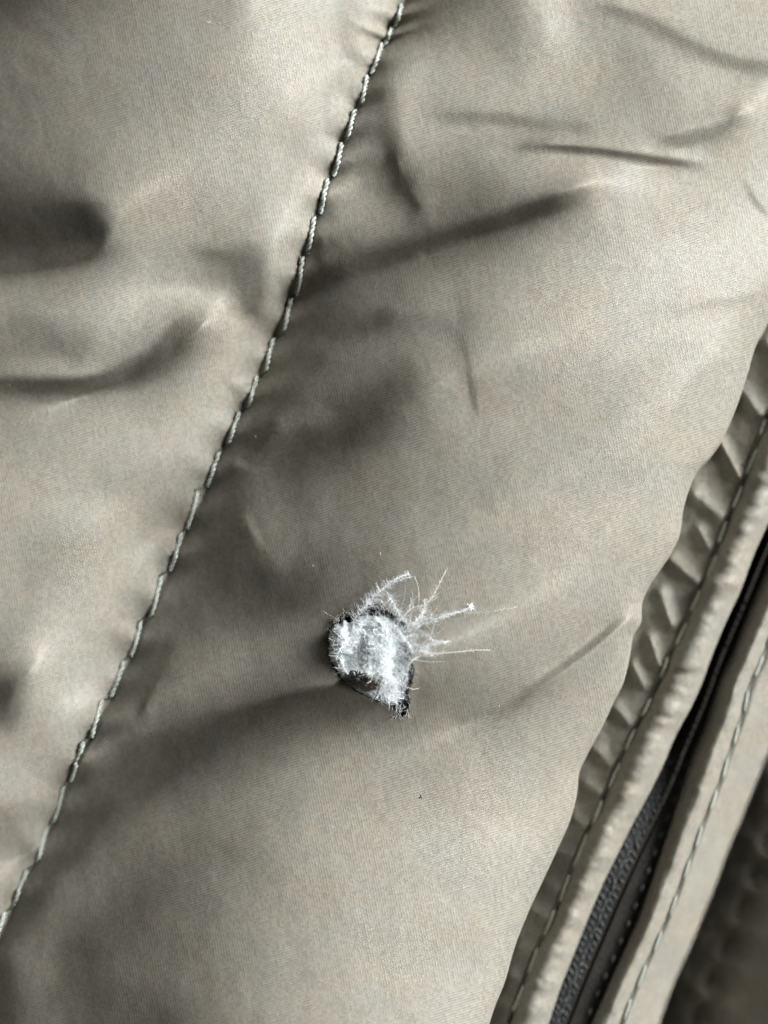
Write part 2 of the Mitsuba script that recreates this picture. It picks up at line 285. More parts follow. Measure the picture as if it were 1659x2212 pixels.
def table(text, offset):
    rows = []
    grid = np.arange(-1100, 2250, GS)
    for line in text.strip().split('\n'):
        v, rest = line.split(':')
        a = np.array(rest.split(), float).reshape(-1, 2)
        rows.append((float(v), np.interp(grid + offset(float(v)), a[:, 0], a[:, 1])))
    vs = np.array([r[0] for r in rows])
    f = PchipInterpolator(vs, np.array([r[1] for r in rows]))(gv)
    out = np.array([np.interp(gu - offset(v), grid, f[i]) for i, v in enumerate(gv)])
    return gaussian_filter(out, 1.1)


left_side = UU < SEAM_V[:, None]
tone = np.where(left_side, table(LEFT, seam), table(MID, seam))


def stroke(field, pts, value, w1, w2, strength):
    p = np.array(pts, float)
    t = np.r_[0, np.cumsum(np.linalg.norm(np.diff(p, axis=0), axis=1))]
    n = max(8, int(t[-1] / 4))
    tt = np.linspace(0, t[-1], n)
    q = np.stack([PchipInterpolator(t, p[:, 0])(tt), PchipInterpolator(t, p[:, 1])(tt)], 1)
    tan = np.gradient(q, axis=0)
    tan /= np.linalg.norm(tan, axis=1, keepdims=True)
    m = 3.2 * max(w1, w2)
    j0, j1 = np.searchsorted(gu, [q[:, 0].min() - m, q[:, 0].max() + m])
    i0, i1 = np.searchsorted(gv, [q[:, 1].min() - m, q[:, 1].max() + m])
    X, Y = UU[i0:i1, j0:j1], VV[i0:i1, j0:j1]
    dx, dy = X[..., None] - q[:, 0], Y[..., None] - q[:, 1]
    d2 = dx * dx + dy * dy
    k = d2.argmin(-1)
    d = np.sqrt(np.take_along_axis(d2, k[..., None], -1)[..., 0])
    side = np.take_along_axis(dx, k[..., None], -1)[..., 0] * tan[k, 1] - np.take_along_axis(dy, k[..., None], -1)[..., 0] * tan[k, 0]
    f = k / (n - 1)
    taper = np.clip(np.minimum(f, 1 - f) / 0.22, 0.0, 1)
    taper = taper * taper * (3 - 2 * taper)
    wd = np.where(side > 0, w1, w2)
    wgt = strength * taper * np.exp(-(d / wd) ** 2)
    field[i0:i1, j0:j1] = field[i0:i1, j0:j1] * (1 - wgt) + value * wgt


lift = 12 / (1 + np.exp(-(VV - 1690) / 50)) / (1 + np.exp(-(UU - 480 - 0.15 * (VV - 1700)) / 70)) + 6 / (1 + np.exp(-(UU - 1080) / 60)) * np.exp(-((VV - 1000) / 330) ** 2)
lift = lift + 21 * np.exp(-((UU - 985) / 270) ** 2 - ((VV - 1060) / 430) ** 2) + 9 * np.exp(-((UU - 720) / 200) ** 2 - ((VV - 1700) / 220) ** 2) + 13 * np.exp(-((UU - 290) / 190) ** 2 - ((VV - 2040) / 200) ** 2)
tone = np.where(left_side, tone, tone + lift)
for f in FOLDS:
    stroke(tone, *f)


def lin(s):
    s = np.asarray(s, float) / 255
    return np.where(s < 0.04045, s / 12.92, ((s + 0.055) / 1.055) ** 2.4)


AMB, TOP = 0.020, 0.53            # what the room alone gives; what cloth square to the window gives
tone = tone - 10 * np.clip((118 - tone) / 50, 0, 1) - 8 * np.clip((85 - tone) / 20, 0, 1) + 7 * np.clip((tone - 118) / 40, 0, 1)
want = np.clip((lin(tone) - AMB) / (TOP - AMB), 0.0, 0.95)
want = want - 0.10 * np.clip((0.16 - want) / 0.16, 0, 1)
px = GS * S


def relief(want, rounds=6):
    ny, nx = want.shape
    N = nx * ny
    idx = np.arange(N).reshape(ny, nx)

    def diff(ax):
        a, b = (idx[:, :-1], idx[:, 1:]) if ax == 1 else (idx[:-1], idx[1:])
        r = np.arange(a.size)
        return sp.csr_matrix((np.r_[-np.ones(a.size), np.ones(a.size)], (np.r_[r, r], np.r_[a.ravel(), b.ravel()])), (a.size, N)) / px
    # centred gradients at nodes
    def cen(ax):
        m = nx if ax == 1 else ny
        g = sp.diags([-0.5 * np.ones(m - 1), 0.5 * np.ones(m - 1)], [-1, 1], format='lil')
        g[0, 0], g[0, 1], g[-1, -2], g[-1, -1] = -1, 1, -1, 1
        g = g.tocsr() / px
        return sp.kron(sp.eye(ny), g) if ax == 1 else sp.kron(g, sp.eye(nx))
    gx, gy = cen(1), -cen(0)      # y is up, v is down
    ca, sa = math.cos(AZ), math.sin(AZ)
    along, across = ca * gx + sa * gy, -sa * gx + ca * gy
    dx, dy = diff(1), diff(0)
    lap = dx.T @ dx + dy.T @ dy
    # weak pull to a level base; the seam is held near one level
    keep = np.full((ny, nx), 5.0)
    base = np.zeros((ny, nx))
    for i in range(ny):
        j = int(round((SEAM_V[i] - gu[0]) / GS))
        if 0 <= j < nx:
            keep[i, max(0, j - 1):j + 1] = 1500.0
            base[i, max(0, j - 1):j + 1] = -0.0015
    e = edge(gv)
    for i in range(ny):
        j = int((e[i] - gu[0]) / GS)
        if 0 <= j < nx:
            keep[i, j:] = 60.0
            base[i, j:] = -0.0015
    K = sp.diags(keep.ravel())
    g0, g1 = np.gradient(gaussian_filter(tone, 1.0))
    stiff = 1 / (1 + ((g0 ** 2 + g1 ** 2) / 3.0 ** 2)) * 3.5e-8 + 0.12e-8
    du = np.abs(UU - SEAM_V[:, None])
    stiff = np.where(du < 10, 0.25e-8, stiff * np.clip(du / 90, 0.15, 1))
    trust = sp.diags(((du > 7) * 0.5 / np.maximum(want, 0.06)).ravel())
    A0 = (lap.T @ sp.diags(stiff.ravel()) @ lap + ACROSS * (across.T @ across) + K).tocsc()
    Kb = K @ base.ravel()
    wl = want.ravel()
    lx, ly, lz = LD
    h = base.ravel().copy()
    for r in range(rounds):       # Gauss-Newton on the cosine to the window
        p, q = gx @ h, gy @ h
        n2 = 1 + p * p + q * q
        nn = np.sqrt(n2)
        dot = -p * lx - q * ly + lz
        c = dot / nn
        jp, jq = -lx / nn - dot * p / (n2 * nn), -ly / nn - dot * q / (n2 * nn)
        # slopes that already face the window squarely give no gradient: keep a little
        J = sp.diags(jp) @ gx + sp.diags(jq) @ gy
        A = (J.T @ trust @ J + A0).tocsc()
        rhs = J.T @ (trust @ (wl - c + J @ h)) + Kb
        lu = spl.splu(A, permc_spec='MMD_AT_PLUS_A', diag_pivot_thresh=0.0, options=dict(SymmetricMode=True))
        hn = lu.solve(rhs)
        h = h + (hn - h) * (1.0 if r < 1 else 0.8)
    return h.reshape(ny, nx)


BEND, ACROSS = 0.6e-8, 0.002
height = relief(want)
spline = RectBivariateSpline(gv, gu, height, kx=3, ky=3)


def surf(u, v):
    u, v = np.broadcast_arrays(np.asarray(u, float), np.asarray(v, float))
    return spline.ev(np.clip(v, gv[0], gv[-1]), np.clip(u, gu[0], gu[-1]))


# ----------------------------------------------------------------- stitches of the quilt seam (layout), used to pinch the cloth
SEAM_STITCH = [((868, 10), (852, 60)), ((846, 62), (832, 95)), ((825, 95), (803, 160)), ((793, 165), (781, 228)), ((766, 238), (748, 302)), ((738, 310), (720, 380)), ((708, 388), (692, 460)),
               ((678, 470), (665, 545)), ((653, 555), (640, 635)), ((628, 645), (611, 720)), ((590, 732), (574, 805)), ((555, 815), (537, 880)), ((517, 890), (492, 962)),
               ((473, 975), (447, 1050)), ((426, 1058), (404, 1142)), ((391, 1152), (367, 1232)), ((348, 1242), (326, 1332)), ((303, 1342), (282, 1417)), ((267, 1427), (240, 1505)),
               ((220, 1515), (197, 1592)), ((180, 1602), (152, 1685)), ((135, 1698), (114, 1775)), ((100, 1787), (81, 1862)), ((58, 1880), (30, 1955)), ((11, 1972), (-14, 2042))]
knots = np.array([p for s in SEAM_STITCH for p in s[:1]], float)


def pinch(u, v):
    """Small puckers that run out from the needle holes of the seam."""
    d = u - seam(v)
    ph = np.interp(v + 0.35 * np.abs(d), knots[:, 1], np.arange(len(knots)))
    a = np.cos(2 * np.pi * ph)
    side = np.where(d > 0, 1.0, 0.8)
    n = mikit.meshkit.fbm(np.stack([u / 34, v / 34, np.full(np.shape(u), 4.2)], -1), 3) - 0.5
    amp = 0.75 + 0.9 * (mikit.meshkit.noise(np.stack([ph * 0.83, np.where(d > 0, 5.3, 1.1), np.zeros(np.shape(u))], -1)))
    return -0.00052 * amp * a * np.exp(-(np.abs(d) / 34) ** 1.3) * side - 0.00028 * np.exp(-(np.abs(d) / 7) ** 2) + 0.00030 * n * np.exp(-np.abs(d) / 55) * side


def wrinkle(u, v):
    n1 = mikit.meshkit.fbm(np.stack([u / 150 + v / 900, v / 210 - u / 500, np.full(np.shape(u), 1.5)], -1), 3, seed=3) - 0.5
    n2 = mikit.meshkit.fbm(np.stack([u / 46, v / 46, np.full(np.shape(u), 7.5)], -1), 3, seed=9) - 0.5
    return 0.00030 * n1 + 0.000085 * n2


def zq(u, v):
    return surf(u, v) + pinch(u, v) + wrinkle(u, v)


def add(key, mesh, bsdf, smooth=True, uv=None, **lab):
    scene[key] = ply(mesh, bsdf, smooth=smooth, uv=uv)
    if lab:
        labels[key] = lab
    return key


def numbered(stem):
    if stem not in scene and stem not in labels:
        return stem
    i = 1
    while f'{stem}_{i:03d}' in scene or f'{stem}_{i:03d}' in labels:
        i += 1
    return f'{stem}_{i:03d}'


def quads(ny, nx):
    i, j = np.meshgrid(np.arange(ny - 1), np.arange(nx - 1), indexing='ij')
    a = i * nx + j
    return np.stack([a, a + nx, a + nx + 1, a + 1], -1).reshape(-1, 4)


def sheet(U, V, Z):
    """A cloth sheet through layout positions; uv are metres on the cloth."""
    P = at(U, V, Z)
    ny, nx = U.shape
    uv = np.stack([(U * S).ravel(), (-V * S).ravel()], 1)
    return P.reshape(-1, 3), quads(ny, nx), uv


JACKET = 'quilted_jacket'
labels[JACKET] = {'label': 'khaki quilted down jacket with a burn hole and a zipper', 'category': 'jacket'}

# left panel
rows = np.r_[np.arange(-900, -150, 20.0), np.arange(-150, 2364, 4.0), np.arange(2364, 3100, 20.0)]
tcol = np.linspace(0, 1, 290)
left_end = seam(rows)
left_from = np.minimum(-170, left_end - 500)
U = left_from[:, None] + (left_end - left_from)[:, None] * tcol
V = np.repeat(rows[:, None], U.shape[1], 1)
v_, f_, uv_ = sheet(U, V, zq(U, V))
add(JACKET + '__front_panel', (v_, f_), 'cloth', uv=uv_, label='smooth puffed panel left of the stitched seam')

# middle panel, from the seam to where it rolls under beside the zipper
HOLE7 = [(290, 560), (318, 528), (345, 512), (380, 482), (410, 474), (450, 476), (500, 462), (535, 440), (575, 425), (615, 418), (650, 420), (690, 440), (740, 480), (780, 525), (812, 575), (838, 630),
         (858, 700), (860, 770), (868, 830), (880, 890), (878, 950), (858, 1000), (846, 1060), (848, 1130), (843, 1185), (822, 1225), (792, 1246), (768, 1220), (735, 1178), (690, 1150), (620, 1122), (540, 1092), (470, 1052), (400, 1004),
         (350, 962), (318, 905), (284, 850), (262, 800), (252, 755), (250, 705), (262, 640)]


def h7(p):
    p = np.asarray(p, float)
    return np.stack([631 + p[..., 0] * 0.2976, 1179.5 + p[..., 1] * 0.2976], -1)


hole_pts = h7(HOLE7)
ring = Polygon(hole_pts).buffer(7).buffer(-14).buffer(7)
jit = np.random.default_rng(3)
fine = np.array([ring.exterior.interpolate(t, normalized=True).coords[0] for t in np.linspace(0, 1, 260, endpoint=False)])
cen_h = np.array(ring.centroid.coords[0])
fine += (fine - cen_h) / np.linalg.norm(fine - cen_h, axis=1, keepdims=True) * (jit.normal(0, 1.1, 260) + np.repeat(jit.normal(0, 1.3, 52), 5))[:, None]
hole = Polygon(fine).buffer(0)

rows = np.r_[np.arange(-900, -150, 20.0), np.arange(-150, 2364, 3.6), np.arange(2364, 3100, 20.0)]
s0, e0 = seam(rows), edge(rows)
tcol = np.linspace(0, 1, 440)
U = s0[:, None] + (e0 - s0)[:, None] * tcol
V = np.repeat(rows[:, None], U.shape[1], 1)
near = (np.abs(U - cen_h[0]) < 90) & (np.abs(V - cen_h[1]) < 140)
pts = shapely.points(U[near], V[near])
line = hole.exterior
dist = shapely.distance(line, pts)
snap = dist < 2.3
pr = shapely.line_interpolate_point(line, shapely.line_locate_point(line, pts[snap]))
uu, vv = U[near], V[near]
uu[snap], vv[snap] = shapely.get_x(pr), shapely.get_y(pr)
U[near], V[near] = uu, vv
Z = zq(U, V)
# the cloth lifts a little round the hole
dh = shapely.distance(hole, shapely.points(U, V))
Z = Z + 0.00008 * np.exp(-(dh / 9) ** 2)
# roll under at the zipper side
roll_n = 14
ang = np.linspace(0, 1, roll_n + 1)[1:]
z_e = Z[:, -1:]
low = -0.0128 + 0.0 * z_e
run = 26.0
slope = (Z[:, -1] - Z[:, -4]) / (U[:, -1] - U[:, -4])
slope = gaussian_filter(np.clip(slope, -0.00004, 0.00001), 3)
Ur = e0[:, None] + 5.0 * np.sin(ang * np.pi * 0.9) + 0 * ang
Zr = z_e + (low - z_e) * (1 - np.cos(ang * np.pi / 2)) ** 0.75
# ease the last columns of the panel into the roll
ease = np.clip((U - (e0[:, None] - 60)) / 60, 0, 1)
Z = Z - 0.0012 * ease ** 3
Zr = Zr - 0.0012 * (1 - ang)
U, V, Z = np.hstack([U, Ur]), np.hstack([V, np.repeat(rows[:, None], roll_n, 1)]), np.hstack([Z, Zr])
v_, f_, uv_ = sheet(U, V, Z)
uv3 = uv_.reshape(U.shape + (2,)).copy()
nr = roll_n + 1
arc = np.cumsum(np.abs(np.diff(Z[:, -nr:], axis=1)), axis=1)
uv3[:, -roll_n:, 0] = uv3[:, -nr:-roll_n, 0] + arc
uv_ = uv3.reshape(-1, 2)
cu, cv = U.ravel()[f_].mean(1), V.ravel()[f_].mean(1)
cand = (np.abs(cu - cen_h[0]) < 90) & (np.abs(cv - cen_h[1]) < 140)
inside = np.zeros(len(f_), bool)
inside[cand] = shapely.contains(hole, shapely.points(cu[cand], cv[cand]))
f_ = f_[~inside]
add(JACKET + '__front_panel_001', (v_, f_), 'cloth', uv=uv_, label='puffed panel with a burn hole between seam and zipper')
del cu, cv, cand


# ----------------------------------------------------------------- tubes
def tube(P, r, sides=6, cap=False):
    P = np.asarray(P, float)
    n = len(P)
    r = np.broadcast_to(np.asarray(r, float), (n,))
    t = np.gradient(P, axis=0)
    t /= np.linalg.norm(t, axis=1, keepdims=True) + 1e-15
    ref = np.where(np.abs(t[:, 2:]) < 0.9, [0, 0, 1.0], [1.0, 0, 0])
    a = np.cross(t, ref)
    a /= np.linalg.norm(a, axis=1, keepdims=True) + 1e-15
    b = np.cross(t, a)
    g = np.arange(sides) * 2 * np.pi / sides
    v = P[:, None] + r[:, None, None] * (np.cos(g)[None, :, None] * a[:, None] + np.sin(g)[None, :, None] * b[:, None])
    i, j = np.meshgrid(np.arange(n - 1), np.arange(sides), indexing='ij')
    q = np.stack([i * sides + j, i * sides + (j + 1) % sides, (i + 1) * sides + (j + 1) % sides, (i + 1) * sides + j], -1).reshape(-1, 4)
    f = np.vstack([q[:, [0, 1, 2]], q[:, [0, 2, 3]]])
    return v.reshape(-1, 3), f


def join(parts):
    V, F, o = [], [], 0
    for v, f in parts:
        f = np.asarray(f)
        if f.shape[1] == 4:
            f = np.vstack([f[:, [0, 1, 2]], f[:, [0, 2, 3]]])
        V.append(v)
        F.append(f + o)
        o += len(v)
    return np.vstack(V), np.vstack(F)


def twisted(P, ply_r, off, pitch, phase=0.0, sides=7):
    """Two plies twisted round the path."""
    P = np.asarray(P, float)
    L = np.r_[0, np.cumsum(np.linalg.norm(np.diff(P, axis=0), axis=1))]
    n = max(14, int(L[-1] / (pitch / 9)))
    s = np.linspace(0, L[-1], n)
    Q = np.stack([np.interp(s, L, P[:, k]) for k in range(3)], 1)
    t = np.gradient(Q, axis=0)
    t /= np.linalg.norm(t, axis=1, keepdims=True)
    a = np.cross(t, [0, 0, 1.0])
    a /= np.linalg.norm(a, axis=1, keepdims=True) + 1e-15
    b = np.cross(t, a)
    out = []
    for k in range(2):
        g = 2 * np.pi * s / pitch + phase + k * np.pi
        out.append(tube(Q + off * (np.cos(g)[:, None] * a + np.sin(g)[:, None] * b), ply_r, sides))
    return join(out)


def stitch_path(p0, p1, zf, lift, dip, n=26, bow=0.0):
    t = np.linspace(0, 1, n)
    u = p0[0] + (p1[0] - p0[0]) * t
    v = p0[1] + (p1[1] - p0[1]) * t
    u = u + bow * np.sin(np.pi * t)
    end = np.minimum(t, 1 - t) / 0.13
    k = np.clip(end, 0, 1)
    k = k * k * (3 - 2 * k)
    return at(u, v, zf(u, v) + dip + (lift - dip) * k)


SEAM = JACKET + '__quilt_seam'
links = []
for a, b in zip(SEAM_STITCH[:-1], SEAM_STITCH[1:]):
    p0, p1 = np.array(a[1]), np.array(b[0])
    t = np.linspace(-0.3, 1.3, 10)
    q = p0 + (p1 - p0) * t[:, None]
    z = zq(q[:, 0], q[:, 1]) + 0.00004 + 0.00012 * np.cos(np.linspace(-1.5, 1.5, 10))
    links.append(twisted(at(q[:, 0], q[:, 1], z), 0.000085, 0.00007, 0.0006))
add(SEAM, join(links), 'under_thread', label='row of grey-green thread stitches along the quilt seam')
for k, (a, b) in enumerate(SEAM_STITCH):
    bow = rng.normal(1.5, 1.2)
    P = stitch_path(a, b, lambda u, v: np.maximum(zq(u, v), surf(seam(v), v) - 0.0002), 0.00015, -0.00015, bow=bow)
    add(numbered(SEAM + '__stitch'), twisted(P, 0.000158, 0.000132, 0.00130 * rng.uniform(0.9, 1.1), rng.uniform(0, 6)), 'thread')

# ----------------------------------------------------------------- gathered strip, welts, zipper
ZOFF = -0.0030                     # the zipper side lies lower than the quilt
vs = np.r_[np.arange(-300, 380, 14.0), np.arange(380, 2380, 4.0), np.arange(2380, 3000, 14.0)]
nz = mikit.meshkit.fbm


def n3(a, b, c, octv=3, seed=0):
    a, b, c = np.broadcast_arrays(*(np.asarray(x, float) for x in (a, b, c)))
    return nz(np.stack([a, b, c], -1), octv, seed) - 0.5


A_, B_, M_, C_, D_, F_ = stitch_a(vs), welt_edge(vs), zip_mid(vs), zip_right(vs), stitch_b(vs), flap_edge(vs)
E_ = edge(vs)


def along(u, v):
    """Distance along the zipper, in layout units."""
    return (-0.42 * u + 0.907 * v)


# ridges of the gathers: start by the panel, end by the stitching, height in mm, width
RIDGE = [((1690, 640), (1735, 690), .5, 16), ((1655, 735), (1700, 790), .55, 18), ((1602, 840), (1646, 900), .6, 15), ((1552, 945), (1600, 1036), .75, 11), ((1496, 1062), (1564, 1122), .7, 19), ((1508, 1140), (1536, 1190), .6, 11),
         ((1448, 1206), (1514, 1262), .65, 16), ((1426, 1276), (1452, 1356), .65, 14), ((1404, 1376), (1426, 1444), .6, 11), ((1366, 1434), (1392, 1488), .6, 12), ((1326, 1524), (1364, 1568), .5, 14),
         ((1280, 1616), (1326, 1658), .42, 16), ((1262, 1690), (1302, 1716), .40, 15), ((1236, 1760), (1272, 1786), .30, 15), ((1202, 1838), (1246, 1850), .32, 18), ((1176, 1900), (1214, 1930), .28, 15), ((1146, 1968), (1190, 1986), .32, 16),
         ((1116, 2046), (1158, 2060), .28, 18), ((1096, 2100), (1130, 2126), .26, 14), ((1072, 2168), (1110, 2180), .3, 18), ((1040, 2250), (1080, 2260), .3, 18)]


def strip_z(u, v, w):
    """Gathered strip; w runs from the panel (0) to the topstitch (1)."""
    u, v, w = np.broadcast_arrays(u, v, w)
    out = -0.0100 + ZOFF + 0.0033 * w + 0.0006 * n3(u / 55, v / 55, 5.0, 3) + 0.00022 * n3(u / 18, v / 18, 2.0, 2) - 0.0004 * np.exp(-((1 - w) / 0.07) ** 2)
    for (a0, a1), (b0, b1), hgt, wd in RIDGE:
        m = (v > min(a1, b1) - 90) & (v < max(a1, b1) + 90)
        dx, dy = b0 - a0, b1 - a1
        L = math.hypot(dx, dy)
        s_ = ((u[m] - a0) * dx + (v[m] - a1) * dy) / L
        c_ = ((u[m] - a0) * dy - (v[m] - a1) * dx) / L
        e_ = np.clip(np.minimum(s_ + 20, L + 14 - s_) / 26, 0, 1)
        out[m] += 1.6e-3 * hgt * np.exp(-(np.abs(c_) / (1.2 * wd)) ** 1.7) * e_ * e_ * (3 - 2 * e_)
    return out


t = np.linspace(0, 1, 60)
w = t * 1.0
U = (E_ - 30)[:, None] + (A_ - E_ + 30)[:, None] * w
V = np.repeat(vs[:, None], len(t), 1)
v_, f_, uv_ = sheet(U, V, strip_z(U, V, w[None, :]))
add(JACKET + '__gathered_strip', (v_, f_), 'cloth', uv=uv_, label='narrow puckered strip in shade between panel and topstitching')
Z_TOP_A = strip_z(A_, vs, np.ones_like(vs))
zA = PchipInterpolator(vs, Z_TOP_A)


def welt1_z(u, v, w):
    prof = -0.0004 + 0.0036 * np.clip(1 - np.abs(2 * np.clip(w, 0, 0.97) / 0.97 - 1.06) ** 2.1, 0, 1) ** 0.62 - 0.004 * np.clip((w - 0.94) / 0.06, 0, 1) ** 1.5
    a = along(u, v)
    st = np.cos(2 * np.pi * (a / 84.0)) * 0.00010 * np.exp(-w / 0.4)
    fine_ = n3(a / 26, w * 0.9, 2.2, 3) * 0.00085 * np.exp(-((w - 0.40) / 0.42) ** 2)
    fine2 = n3(a / 60, w * 1.2, 8.2, 2) * 0.0006 * np.sin(np.pi * np.clip(w, 0, 1))
    return zA(np.clip(v, vs[0], vs[-1])) + prof + st + fine_ + fine2


w = np.linspace(0, 1, 56)
ws = gaussian_filter(w, 0.1)
U = A_[:, None] + (B_ - A_)[:, None] * np.minimum(w / 0.97, 1.0)
V = np.repeat(vs[:, None], len(w), 1)
Zw = gaussian_filter(welt1_z(U, V, w[None, :]), [0, 1.2])
v_, f_, uv_ = sheet(U, V, Zw)
add(JACKET + '__zipper_welt', (v_, f_), 'cloth', uv=uv_, label='rounded welt between the left topstitching and the zipper')

# zipper tapes with raised knit loops
ZT = -0.0098 + ZOFF


def zt(v):
    k = np.clip((np.asarray(v, float) - 1480) / 420, 0, 1)
    return ZT - 0.0045 * (1 - k * k * (3 - 2 * k))


w = np.linspace(0, 1, 16)
U = (B_ - 14)[:, None] + (M_ - B_ + 10)[:, None] * w
V = np.repeat(vs[:, None], len(w), 1)
v_, f_, uv_ = sheet(U, V, zt(V) + 0.0002 * np.sin(np.pi * w) ** 0.7 - 0.0011 * (w > 0.97))
add(JACKET + '__zipper_tape', (v_, f_), 'knit_base', uv=uv_, label='dark grey knitted zipper tape with chevron loops')
U = (M_ + 2)[:, None] + (C_ - M_ + 22)[:, None] * w
v_, f_, uv_ = sheet(U, V, zt(V) + 0.0002 * np.sin(np.pi * w) - 0.0011 * (w < 0.03) - 0.0004 * w)
add(JACKET + '__zipper_tape_001', (v_, f_), 'knit_brown', uv=uv_, label='dark brown knitted zipper tape with black holes')


def capsule(p0, p1, r, seg=7, sides=6):
    tt = np.linspace(0, 1, seg)
    P = p0 + (p1 - p0) * tt[:, None]
    P[:, 2] += 0.6 * r * np.sin(np.pi * tt)
    return tube(P, r * np.sqrt(np.clip(1 - (2 * tt - 1) ** 2, 0.02, 1)) + 0.15 * r, sides)


zr = np.random.default_rng(21)
for v in np.arange(1300, 2290, 15.0):
    m, b, c = float(zip_mid(v)), float(welt_edge(v)), float(zip_right(v))
    if m > 1640:
        continue
    z = float(zt(v))
    for f0, f1, dv in ((0.06, 0.30, 11), (0.56, 0.34, 11), (0.62, 0.86, 10)):
        j = zr.normal(0, 2.2, 4)
        u0, u1 = b + (m - b) * f0 + j[0], b + (m - b) * f1 + j[1]
        p0, p1 = at(u0, v + j[2] - 3, z + 0.00026), at(u1, v + dv + j[3], z + 0.00030)
        add(numbered(JACKET + '__zipper_tape__knit_loop'), capsule(p0, p1, 0.00015 * zr.uniform(0.6, 1.25), 6, 5), 'knit')
    u0, u1 = m + (c - m) * 0.2, m + (c - m) * 0.58
    add(numbered(JACKET + '__zipper_tape_001__knit_loop'), capsule(at(u0, v, z + 0.0001), at(u1, v + 8 + zr.normal(0, 2), z), 0.00010 * zr.uniform(0.6, 1.3), 6, 5), 'knit_brown')
for v in np.arange(1500, 2300, 38.0):
    m, c = float(zip_mid(v)), float(zip_right(v))
    u = m + (c - m) * 0.78
    z = float(zt(v)) + 0.00005
    add(numbered(JACKET + '__zipper_tape_001__eyelet'), capsule(at(u + 5, v - 8, z), at(u - 4, v + 9, z), 0.00028), 'dark_lining')


# second welt and flap
def welt2_z(u, v, w):
    prof = ZOFF + np.interp(w, [0, 0.04, 0.12, 0.25, 0.42, 0.58, 0.75, 0.93, 1.0], [-0.0150, -0.0122, -0.0106, -0.0089, -0.0076, -0.0071, -0.0073, -0.0082, -0.0088])
    a = along(u, v)
    return prof + n3(a / 30, w * 1.2, 4.4, 3) * 0.0007 * np.exp(-((w - 0.45) / 0.35) ** 2) + n3(a / 85, w * 2, 1.4, 2) * 0.0010 * np.sin(np.pi * w)


w = np.linspace(0, 1, 50)
U = (C_ - 6)[:, None] + (D_ - C_ + 6)[:, None] * w
V = np.repeat(vs[:, None], len(w), 1)
Z2 = gaussian_filter(welt2_z(U, V, w[None, :]), [0, 1.5])
v_, f_, uv_ = sheet(U, V, Z2)
add(JACKET + '__zipper_welt_001', (v_, f_), 'cloth', uv=uv_, label='rounded welt on the far side of the zipper')
zB = PchipInterpolator(vs, Z2[:, -1])


def flap_z(u, v, w):
    prof = np.interp(w, [0, 0.05, 0.15, 0.5, 0.75, 0.88, 0.95, 0.985, 1.0], [0, 0.0003, 0.0005, -0.0016, -0.0050, -0.0095, -0.0150, -0.0200, -0.0300])
    return zB(np.clip(v, vs[0], vs[-1])) + prof + n3(u / 120, v / 120, 6.1, 2) * 0.0012 * np.sin(np.pi * np.clip(w, 0, 1))


w = 1 - (1 - np.linspace(0, 1, 70)) ** 1.4
U = D_[:, None] + (F_ - D_)[:, None] * w
V = np.repeat(vs[:, None], len(w), 1)
v_, f_, uv_ = sheet(U, V, gaussian_filter(flap_z(U, V, w[None, :]), [0, 1.0]))
add(JACKET + '__placket', (v_, f_), 'cloth', uv=uv_, label='flat placket right of the second topstitching, rolling away')

# lower panel past the placket: drops into shade and climbs to the right
w = np.linspace(0, 1, 90)
U = (F_ - 60)[:, None] + 520 * w
V = np.repeat(vs[:, None], len(w), 1)
d = U - F_[:, None]
ph = along(U, V)
Zl = -0.047 + 0.000064 * np.clip(d, -40, 420) + 0.0016 * n3(ph / 60, d / 60, 3.3, 3, 5) * np.exp(-(d / 120) ** 2) * 1.6 - 0.0022 * np.exp(-((d - 95) / 22) ** 2) + 0.0011 * np.cos(ph / 13 + 3 * n3(ph / 90, 0, 1.0)) * np.exp(-((d - 92) / 40) ** 2) + 0.003 * n3(U / 220, V / 220, 2.0, 2)
v_, f_, uv_ = sheet(U, V, Zl)
add(JACKET + '__lower_panel', (v_, f_), 'cloth', uv=uv_, label='shaded out-of-focus panel beyond the placket')

# topstitching
TA = [((1716, 752), (1698, 795)), ((1690, 822), (1672, 868)), ((1654, 907), (1644, 938)), ((1637, 972), (1614, 1023)), ((1604, 1052), (1584, 1098)), ((1570, 1127), (1554, 1172)), ((1549, 1202), (1529, 1248)), ((1512, 1277), (1494, 1318)),
      ((1484, 1347), (1462, 1392)), ((1444, 1422), (1429, 1462)), ((1407, 1510), (1389, 1546)), ((1374, 1575), (1354, 1620)), ((1342, 1650), (1319, 1700)), ((1302, 1730), (1282, 1782)),
      ((1269, 1805), (1242, 1870)), ((1232, 1890), (1212, 1945)), ((1199, 1967), (1177, 2020)), ((1162, 2050), (1144, 2102)), ((1132, 2130), (1109, 2182)), ((1096, 2212), (1078, 2262))]
top = JACKET + '__topstitching'
links = []
for a, b in zip(TA[:-1], TA[1:]):
    q = np.array(a[1]) + (np.array(b[0]) - np.array(a[1])) * np.linspace(-0.2, 1.2, 8)[:, None]
    links.append(twisted(at(q[:, 0], q[:, 1], zA(q[:, 1]) - 0.00002), 0.00009, 0.00006, 0.0006))
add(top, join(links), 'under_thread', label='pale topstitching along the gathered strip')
for a, b in TA:
    P = stitch_path(a, b, lambda u, v: zA(v), 0.00060, -0.0001, bow=rng.normal(0, 1.5))
    add(numbered(top + '__stitch'), twisted(P, 0.00014, 0.00011, 0.0012, rng.uniform(0, 6)), 'pale_thread')
top = JACKET + '__topstitching_001'
links, segs = [], []
v = 1200.0
while v < 2330:
    ln = 46 + rng.uniform(-6, 6)
    segs.append(((float(stitch_b(v)) + 2, v), (float(stitch_b(v + ln)) + 5, v + ln)))
    v += 73 + rng.uniform(-4, 4)
